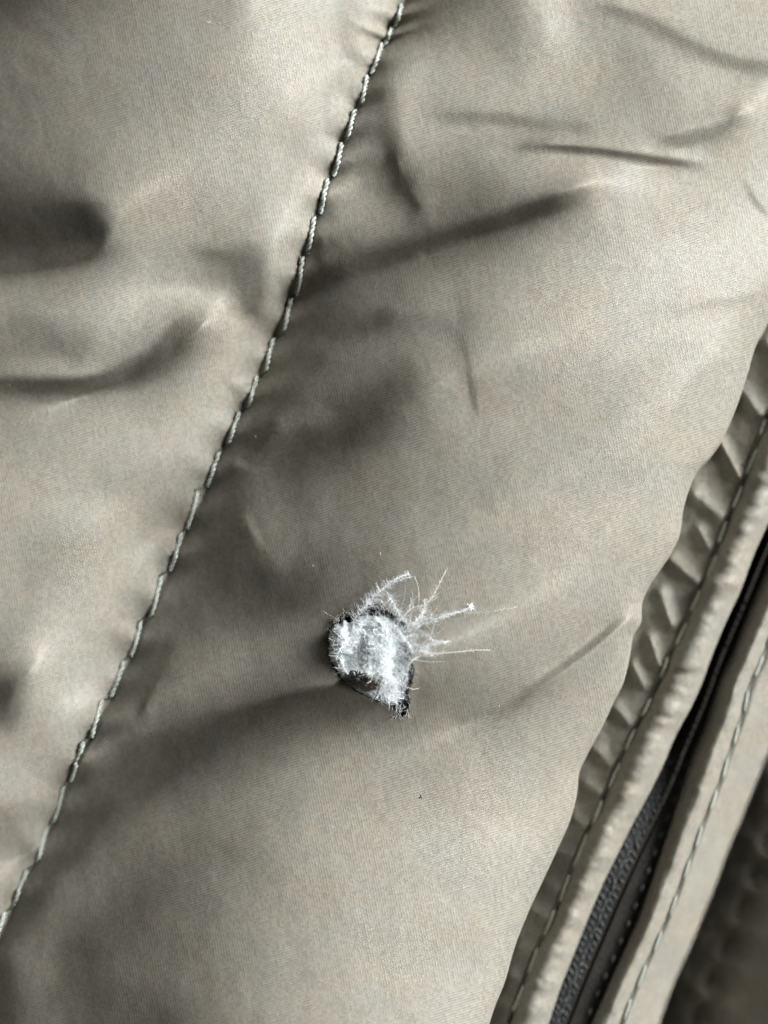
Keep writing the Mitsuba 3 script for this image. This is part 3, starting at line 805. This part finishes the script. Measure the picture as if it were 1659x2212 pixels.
for a, b in zip(segs[:-1], segs[1:]):
    q = np.array(a[1]) + (np.array(b[0]) - np.array(a[1])) * np.linspace(-0.2, 1.2, 8)[:, None]
    links.append(twisted(at(q[:, 0], q[:, 1], zB(q[:, 1]) + 0.0001), 0.0001, 0.00007, 0.0006))
add(top, join(links), 'thread', label='blurred topstitching along the placket')
for a, b in segs:
    P = stitch_path(a, b, lambda u, v: zB(v), 0.00030, -0.0001)
    add(numbered(top + '__stitch'), twisted(P, 0.00011, 0.00008, 0.0010, rng.uniform(0, 6)), 'thread')

# ----------------------------------------------------------------- the hole: charred edge, dark backing, fray
HZ = lambda u, v: zq(u, v)
n = len(fine)
inner = fine + (cen_h - fine) / np.linalg.norm(cen_h - fine, axis=1, keepdims=True) * (2.0 + jit.uniform(0, 4, n))[:, None]
outer = fine - (cen_h - fine) / np.linalg.norm(cen_h - fine, axis=1, keepdims=True) * (1.0 + 0 * jit.uniform(0, 1.2, n))[:, None]
zo = HZ(outer[:, 0], outer[:, 1]) + 0.00010
rim = np.stack([at(outer[:, 0], outer[:, 1], zo + 0.00004), at(fine[:, 0], fine[:, 1], zo + 0.00010), at((fine + inner)[:, 0] / 2, (fine + inner)[:, 1] / 2, zo - 0.0001),
                at(inner[:, 0], inner[:, 1], zo - 0.0007 - jit.uniform(0, 0.0004, n))], 1)
vr = rim.reshape(-1, 3)
i = np.arange(n)
q = []
for k in range(3):
    q.append(np.stack([i * 4 + k, ((i + 1) % n) * 4 + k, ((i + 1) % n) * 4 + k + 1, i * 4 + k + 1], 1))
add(JACKET + '__hole_edge', (vr, np.vstack(q)), 'dark_lining', label='charred dark edge of the burn hole')
# dark backing layer under the hole
gu2, gv2 = np.meshgrid(np.linspace(-110, 110, 40), np.linspace(-150, 150, 50))
Ub, Vb = gu2 + cen_h[0], gv2 + cen_h[1]
v_, f_, _ = sheet(Ub, Vb, HZ(Ub, Vb) - 0.0022 + 0.0008 * n3(Ub / 30, Vb / 30, 1.0))
add(JACKET + '__inner_lining', (v_, f_), 'dark_lining', label='black inner layer seen at the edge of the hole')


def rand_fibre(p, direction, length, curl, r, seg=7, gen=None, taper=0.4):
    """A curved fibre in metres from p."""
    g = gen
    d = np.asarray(direction, float) / np.linalg.norm(direction)
    ax = g.normal(size=3)
    ax /= np.linalg.norm(ax)
    P = [np.asarray(p, float)]
    st = length / (seg - 1)
    for k in range(seg - 1):
        c, s = math.cos(curl / seg), math.sin(curl / seg)
        d = d * c + np.cross(ax, d) * s + ax * np.dot(ax, d) * (1 - c)
        P.append(P[-1] + d * st)
    return tube(np.array(P), np.linspace(r, r * taper, seg), 4)


fr = np.random.default_rng(44)
flake_poly = Polygon(h7([(385, 945), (430, 915), (470, 905), (555, 945), (612, 985), (600, 1035), (530, 1055), (440, 1020)]))
bits = []
for k in range(330):
    j = fr.integers(0, n)
    p = fine[j] + fr.normal(0, 1.5, 2)
    z = float(HZ(p[0], p[1])) + 0.00028
    dirn = (cen_h - fine[j]) * [1, -1]
    dirn = dirn / np.linalg.norm(dirn) * fr.uniform(-0.5, 1.2) + fr.normal(0, 0.7, 2)
    bits.append(rand_fibre(at(p[0], p[1], z), [dirn[0], dirn[1], fr.normal(0, 0.35)], fr.uniform(0.0002, 0.0008), fr.normal(0, 1.8), 0.000022, 6, fr))
add(JACKET + '__frayed_threads', join(bits), 'dark_lining', label='short dark frayed threads round the hole', kind='stuff')
bits = []
for k in range(260):
    tpos = fr.uniform(0, 1)
    j = int(np.interp(tpos, [0, 1], [0.70, 0.93]) * n)
    p = fine[j] + fr.normal(0, 1.8, 2)
    if flake_poly.buffer(3).contains(Point(p)):
        continue
    z = float(HZ(p[0], p[1])) + 0.0005
    dirn = (cen_h - fine[j]) * [1, -1]
    dirn = dirn / np.linalg.norm(dirn) * fr.uniform(0.0, 1.0) + fr.normal(0, 0.6, 2)
    bits.append(rand_fibre(at(p[0], p[1], z), [dirn[0], dirn[1], fr.normal(0, 0.3)], fr.uniform(0.0002, 0.0005), fr.normal(0, 1.5), 0.00002, 5, fr))
add(JACKET + '__frayed_threads_001', join(bits), 'fray', label='pale frayed threads along the lower edge of the hole', kind='stuff')

bits = []
for k in range(46):
    q = h7(fr.uniform([735, 1130], [848, 1235]))
    bits.append(rand_fibre(at(q[0], q[1], float(HZ(q[0], q[1])) + fr.uniform(-0.0002, 0.0003)), [fr.normal(-0.1, 0.35), fr.normal(-0.8, 0.5), fr.normal(0, 0.2)], fr.uniform(0.0004, 0.0011), fr.normal(0, 1.4), 0.00002, 7, fr))
add(JACKET + '__frayed_threads_002', join(bits), 'fray', label='grey yarn ends hanging in the torn lower tip of the hole', kind='stuff')

# charred flake caught in the lower left of the hole
flake = Polygon(h7([(385, 945), (430, 915), (470, 905), (505, 928), (530, 925), (555, 955), (590, 965), (612, 985), (600, 1035), (560, 1045), (530, 1055), (495, 1030), (440, 1020), (400, 990)]))
fl = np.array([flake.exterior.interpolate(t, normalized=True).coords[0] for t in np.linspace(0, 1, 90, endpoint=False)])
fc = np.array(flake.centroid.coords[0])
fl = fc + (fl - fc) * 1.12 * (1 + jit.normal(0, 0.05, 90))[:, None]
layers = []
for sc_, dz in ((0.0, 0.0002), (0.35, 0.00025), (0.7, 0.00015), (0.95, 0.0), (1.0, -0.00012), (0.8, -0.0003), (0.0, -0.0003)):
    q = fc + (fl - fc) * sc_
    layers.append(at(q[:, 0], q[:, 1], HZ(q[:, 0], q[:, 1]) + 0.00085 + dz + 0.00035 * n3(q[:, 0] / 7, q[:, 1] / 7, 2.0 + dz * 1e4) * (sc_ > 0)))
L = np.stack(layers, 1)
q = []
i = np.arange(90)
for k in range(L.shape[1] - 1):
    q.append(np.stack([i * 7 + k, i * 7 + k + 1, ((i + 1) % 90) * 7 + k + 1, ((i + 1) % 90) * 7 + k], 1))
add('charred_flake', (L.reshape(-1, 3), np.vstack(q)), 'char', smooth=30, label='small black charred flake stuck in the lower left of the hole', category='burnt flake')

bits = []
for k in range(26):
    q = h7(fr.normal([575, 985], [26, 24]))
    bits.append(rand_fibre(at(q[0], q[1], float(HZ(q[0], q[1])) + 0.00125), [fr.normal(), fr.normal(), 0.1], fr.uniform(0.00006, 0.0002), fr.normal(0, 1.0), 0.00003, 5, fr))
add('charred_flake__crust', join(bits), 'ember', label='yellow-brown scorched flecks on the flake')

# ----------------------------------------------------------------- down that pushes out of the hole
TUFT = 'down_tuft'
labels[TUFT] = {'label': 'white fluffy down tuft pushing out of the burn hole', 'category': 'down feather'}
dn = np.random.default_rng(5)


def p7(x, y, z):
    """Hole-region layout point, z in metres over the cloth there."""
    q = h7([x, y])
    return at(q[0], q[1], float(HZ(q[0], q[1])) + z)


flake_zone = flake.buffer(5.5)
# body of matted down: soft lumps
body = Polygon(h7([(275, 600), (300, 565), (345, 560), (372, 522), (410, 555), (440, 545), (480, 505), (540, 498), (610, 505), (690, 510), (760, 540), (818, 590), (850, 680), (862, 780), (870, 860), (874, 930), (850, 990), (842, 1060),
                   (836, 1120), (790, 1160), (700, 1155), (620, 1124), (540, 1092), (470, 1052), (395, 1000), (340, 930), (310, 880), (275, 830), (258, 770), (268, 715), (258, 660)])).buffer(0)
whole = body
body = body.intersection(Polygon(h7([(200, 480), (560, 480), (640, 500), (690, 515), (735, 560), (720, 610), (768, 660), (752, 720), (770, 770), (735, 830), (748, 870), (725, 930), (760, 960), (790, 1000), (770, 1040), (800, 1080), (770, 1130), (760, 1200), (200, 1200)]))).buffer(0)
bx0, by0, bx1, by1 = whole.bounds
gx_, gy_ = np.meshgrid(np.arange(bx0 - 3, bx1 + 4, 1.6), np.arange(by0 - 3, by1 + 4, 1.6))
dd = shapely.distance(body.exterior, shapely.points(gx_, gy_))
ins = shapely.contains(body, shapely.points(gx_, gy_))
dome = np.where(ins, np.minimum(dd / 13, 1), 0)
lump = n3(gx_ / 15, gy_ / 15, 4.0, 1) * 0.0008 + n3(gx_ / 5, gy_ / 5, 1.0, 1) * 0.00014
X7, Y7 = (gx_ - 631) / 0.2976, (gy_ - 1179.5) / 0.2976
left_lump = np.exp(-(((X7 - 350) / 85) ** 2 + ((Y7 - 680) / 120) ** 2)) + 0.6 * np.exp(-(((X7 - 620) / 110) ** 2 + ((Y7 - 740) / 90) ** 2))
hollow = np.exp(-(((X7 - 545) / 60) ** 2 + ((Y7 - 600) / 60) ** 2)) + 0.9 * np.exp(-(((X7 - 800) / 40) ** 2 + ((Y7 - 830) / 140) ** 2)) + 0.9 * np.exp(-(((X7 - 520) / 110) ** 2 + ((Y7 - 1010) / 60) ** 2)) + np.exp(-(((X7 - 790) / 40) ** 2 + ((Y7 - 1090) / 60) ** 2))
zb = HZ(gx_, gy_) - 0.0003 + 0.0010 * np.sqrt(np.clip(dome, 0, 1)) + 0.0010 * left_lump * dome + lump * np.sqrt(dome) - 0.0007 * hollow * dome
v_, f_, _ = sheet(gx_, gy_, zb)
ok = ins.ravel()[f_].all(1)
add(TUFT + '__matted_down', (v_, f_[ok]), 'matted', label='dense matted core of the tuft')


def sample_in(poly, count):
    out = []
    while len(out) < count:
        p = dn.uniform([bx0, by0], [bx1, by1])
        if poly.contains(Point(p)):
            out.append(p)
    return np.array(out)


bits = []
zbody = RectBivariateSpline(gy_[:, 0], gx_[0], zb, kx=1, ky=1)
for p in sample_in(whole, 4600):
    x7 = (p[0] - 631) / 0.2976
    y7 = (p[1] - 1179.5) / 0.2976
    z = float(zbody.ev(p[1], p[0])) if body.contains(Point(p)) else float(HZ(p[0], p[1])) - dn.uniform(0.0001, 0.0007)
    right = x7 > 600 or y7 > 900
    if not right and dn.uniform() < (0.45 if x7 < 480 else 0.35):
        continue
    if flake_zone.contains(Point(p)):
        continue
    inn = (cen_h - p) * [1, -1]
    inn = inn / (np.linalg.norm(inn) + 1e-9)
    if whole.exterior.distance(Point(p)) < 5 and not (x7 > 640 and y7 < 900) and dn.uniform() < 0.85:
        continue
    edge_ = whole.exterior.distance(Point(p))
    ln = dn.uniform(0.0004, 0.0013) * (1.15 if right else 0.9) * (0.6 if edge_ < 6 else 1)
    dirn = dn.normal(0, 1, 3)
    if edge_ < 10 and not (right and y7 < 900):
        dirn[:2] += 2.2 * inn
    dirn[2] = abs(dirn[2]) * 0.07 + (0.08 if right else 0)
    bits.append(rand_fibre(at(p[0], p[1], z + dn.uniform(-0.00005, 0.00015)), dirn, ln, dn.normal(0, 2.6), dn.uniform(0.000006, 0.000016), 8, dn))
for p in sample_in(body.buffer(-16), 46):          # long curls lying on top
    z = float(zbody.ev(p[1], p[0]))
    dirn = dn.normal(0, 1, 3)
    dirn[2] = 0.1
    bits.append(rand_fibre(at(p[0], p[1], z + 0.00025), dirn, dn.uniform(0.0010, 0.0024), dn.normal(0, 4.5), 0.00002, 14, dn, 0.7))
for k in range(40):                   # combed fibres in the lower lip
    x, y = dn.uniform(590, 720), dn.uniform(1010, 1120)
    a, b = p7(x, y, 0.0001), p7(x + dn.uniform(40, 110), y + dn.uniform(-18, 14), 0.0002)
    tt = np.linspace(0, 1, 8)[:, None]
    P = a + (b - a) * tt
    P[:, 2] += 0.0002 * np.sin(np.pi * tt[:, 0])
    bits.append(tube(P, 0.00002, 4))
add(TUFT + '__fine_fibres', join(bits), 'down', label='tangled fine white fibres over the core', kind='stuff')


def strand(pts, r0, r1, barbs, barb_len, lift=0.0008, lean=0.8, mat='down', seed=0, both=True, barb_r=0.000014, tip=0.0):
    """One plume: a curved shaft with fine barbs, as one part of the tuft."""
    g = np.random.default_rng(seed)
    p = np.array(pts, float)
    t = np.r_[0, np.cumsum(np.linalg.norm(np.diff(p, axis=0), axis=1))]
    m = max(10, int(t[-1] / 14))
    tt = np.linspace(0, t[-1], m)
    q = np.stack([PchipInterpolator(t, p[:, 0])(tt), PchipInterpolator(t, p[:, 1])(tt)], 1)
    f = tt / t[-1]
    P = np.array([p7(a, b, 0.00035 + lift * math.sin(math.pi * min(k, 0.98) * 0.8 + 0.2)) for (a, b), k in zip(q, f)])
    P += np.cumsum(g.normal(0, 0.00001, P.shape), 0)
    parts = [tube(P, np.linspace(r0, r1, m) * 0.58, 5)]
    barbs = int(barbs * 1.25)
    barb_r = barb_r * 0.62
    tan = np.gradient(P, axis=0)
    tan /= np.linalg.norm(tan, axis=1, keepdims=True)
    for _ in range(barbs):
        x = g.uniform(0.03, 0.99)
        i0 = min(int(x * (m - 1)), m - 2)
        fr_ = x * (m - 1) - i0
        base = P[i0] * (1 - fr_) + P[i0 + 1] * fr_
        side = np.cross(tan[i0], [0, 0, 1.0]) * (g.choice([-1, 1]) if both else 1)
        dirn = side + lean * tan[i0] * g.uniform(0.5, 1.2) + np.array([0, 0, g.uniform(-0.15, 0.6)]) + g.normal(0, 0.25, 3)
        parts.append(rand_fibre(base, dirn, barb_len * g.uniform(0.3, 1.25) * (1 - 0.75 * x), g.normal(0, 0.9), barb_r * g.uniform(0.8, 1.4), 6, g))
    add(numbered(TUFT + '__plume'), join(parts), mat)


strand([(430, 560), (470, 520), (520, 470), (560, 410), (610, 350), (680, 290), (760, 235), (850, 195)], 0.00006, 0.00003, 230, 0.0013, 0.0012, seed=1, barb_r=0.000016)
strand([(560, 440), (640, 340), (720, 280), (800, 245), (890, 222)], 0.00003, 0.000016, 60, 0.0009, 0.0010, seed=2)
strand([(890, 215), (906, 270), (918, 345), (918, 400), (900, 455)], 0.000032, 0.00003, 10, 0.0004, 0.0012, mat='down_warm', seed=3)
strand([(720, 650), (760, 570), (820, 490), (880, 440), (950, 430)], 0.000045, 0.000035, 26, 0.0008, 0.0012, mat='down_warm', seed=4)
strand([(850, 480), (960, 436), (1020, 375), (1065, 300), (1100, 225), (1135, 165)], 0.000036, 0.000018, 70, 0.0007, 0.0014, mat='down_warm', seed=5)
strand([(800, 590), (870, 565), (960, 535), (1060, 525), (1180, 490), (1300, 445)], 0.00003, 0.000016, 150, 0.0008, 0.0010, seed=6)
strand([(1180, 490), (1300, 478), (1420, 480), (1560, 462), (1640, 448)], 0.000018, 0.000012, 30, 0.0006, 0.0006, mat='down_warm', seed=7, barb_r=0.000010)
strand([(1035, 545), (1025, 600), (1008, 650), (1000, 690)], 0.000022, 0.00002, 4, 0.0003, 0.0006, mat='down_warm', seed=8)
strand([(780, 650), (870, 640), (960, 640), (1060, 690), (1160, 690)], 0.00002, 0.000016, 110, 0.0009, 0.0009, seed=9)
strand([(800, 880), (870, 820), (950, 785), (1040, 775), (1130, 770), (1260, 757), (1350, 748), (1445, 745)], 0.00004, 0.000026, 60, 0.0009, 0.0009, mat='down_warm', seed=10)
strand([(760, 990), (800, 940), (830, 890), (870, 840), (930, 800)], 0.00005, 0.000035, 24, 0.0007, 0.0011, seed=11)
strand([(840, 990), (830, 930), (845, 870), (880, 830)], 0.00004, 0.00003, 10, 0.0005, 0.0008, seed=12)
strand([(345, 540), (310, 522), (260, 498), (215, 470)], 0.000035, 0.000014, 4, 0.0004, 0.0003, seed=13)
strand([(378, 520), (376, 490), (372, 455)], 0.00002, 0.00001, 2, 0.0003, 0.0004, seed=14)
strand([(800, 985), (840, 1025), (880, 1040), (930, 1030)], 0.00003, 0.000016, 12, 0.0005, 0.0004, mat='down_warm', seed=15)
strand([(600, 500), (650, 440), (660, 410), (640, 395), (590, 420)], 0.00003, 0.00002, 40, 0.0007, 0.0007, seed=16)
strand([(680, 330), (720, 380), (760, 450), (790, 500), (830, 540)], 0.00003, 0.00002, 130, 0.0011, 0.0009, seed=17)
strand([(760, 640), (840, 600), (900, 540), (950, 480), (960, 380)], 0.000026, 0.000014, 110, 0.0010, 0.0012, seed=18)
strand([(860, 560), (855, 480), (858, 420), (862, 370)], 0.00002, 0.000012, 14, 0.0005, 0.0010, seed=19)
strand([(800, 720), (880, 700), (960, 720), (1040, 700), (1130, 680)], 0.000022, 0.000014, 150, 0.0009, 0.0008, seed=20)
strand([(800, 800), (880, 760), (960, 760), (1020, 800)], 0.000022, 0.000014, 110, 0.0009, 0.0007, seed=21)
strand([(860, 560), (940, 560), (1040, 540), (1130, 490), (1260, 470)], 0.000018, 0.000012, 150, 0.0007, 0.0008, seed=22)
strand([(740, 560), (800, 640), (860, 720), (880, 780)], 0.00002, 0.000014, 170, 0.0010, 0.0010, seed=23)
strand([(690, 760), (740, 700), (800, 680), (860, 640)], 0.00002, 0.000014, 120, 0.0008, 0.0008, seed=24)


bits = []
hr = np.random.default_rng(77)
for k in range(34):                   # loose hairs that lie over the cloth right of the hole
    a = hr.uniform(-0.55, 1.25)
    q0 = np.array([hr.uniform(690, 860), hr.uniform(470, 820)])
    ln, bend = hr.uniform(120, 420), hr.normal(0, 0.9)
    tt = np.linspace(0, 1, 12)
    ang = a + bend * tt
    st = ln / 11
    X = q0[0] + np.r_[0, np.cumsum(np.cos(ang[:-1]) * st)]
    Y = q0[1] - np.r_[0, np.cumsum(np.sin(ang[:-1]) * st)]
    hz = hr.uniform(0.0002, 0.0010)
    P = np.array([p7(x, y, 0.00025 + hz * math.sin(math.pi * 0.9 * f + 0.15)) for x, y, f in zip(X, Y, tt)])
    bits.append(tube(P, np.linspace(0.000013, 0.000006, 12), 4))
add(TUFT + '__loose_hairs', join(bits), 'down', label='loose hair-fine filaments fanning out right of the hole', kind='stuff')

# ----------------------------------------------------------------- lint and specks lying on the cloth
def speck(key_stem, u, v, size, mat, label, cat, seed, group=None, count=9, flat=0.5):
    g = np.random.default_rng(seed)
    z = float(zq(u, v))
    c = at(u, v, z + size * 0.25)
    parts = []
    for _ in range(count):
        parts.append(rand_fibre(c + g.normal(0, size * 0.25, 3) * [1, 1, flat], g.normal(0, 1, 3) * [1, 1, 0.3], size * g.uniform(0.5, 1.1), g.normal(0, 3), size * 0.10, 7, g, 0.6))
    lab = {'label': label, 'category': cat}
    if group:
        lab['group'] = group
    add(numbered(key_stem), join(parts), mat, **lab)


speck('lint_ball', 1018, 1311, 0.00042, 'down', 'tiny white ball of lint right of the down tuft', 'lint', 1, count=26)
speck('dark_speck', 908, 1722, 0.00030, 'dark_lining', 'tiny dark speck on the cloth below the burn hole', 'speck', 2, count=14)
LINT = [(867, 352, 'tiny pale lint fibre in the dark crease right of the seam near the top'), (1079, 1525, 'tiny pale lint speck on the crease running from hole to zipper'),
        (823, 1196, 'tiny pale lint speck straight above the burn hole'), (678, 1222, 'tiny pale lint speck above and left of the burn hole'),
        
        (719, 1785, 'tiny pale lint speck below and left of the dark speck'),
        (360, 1065, 'tiny pale lint speck just left of the quilt seam'), (22, 832, 'tiny pale lint speck on the fold at the left edge'),
        (452, 49, 'tiny pale lint speck at the top of the left panel'), (929, 612, 'tiny pale lint fibre below the long dark fold'),
        (552, 942, 'tiny pale lint speck in the dark lobe right of the seam'), (1128, 1822, 'tiny pale lint speck near the lower zipper edge of the panel')]
for k, (u, v, text) in enumerate(LINT):
    speck('lint_speck', u, v, 0.00014 + 0.00009 * ((k * 7) % 5) / 4, 'lint', text, 'lint', 50 + k, 'lint specks on the cloth', count=4)
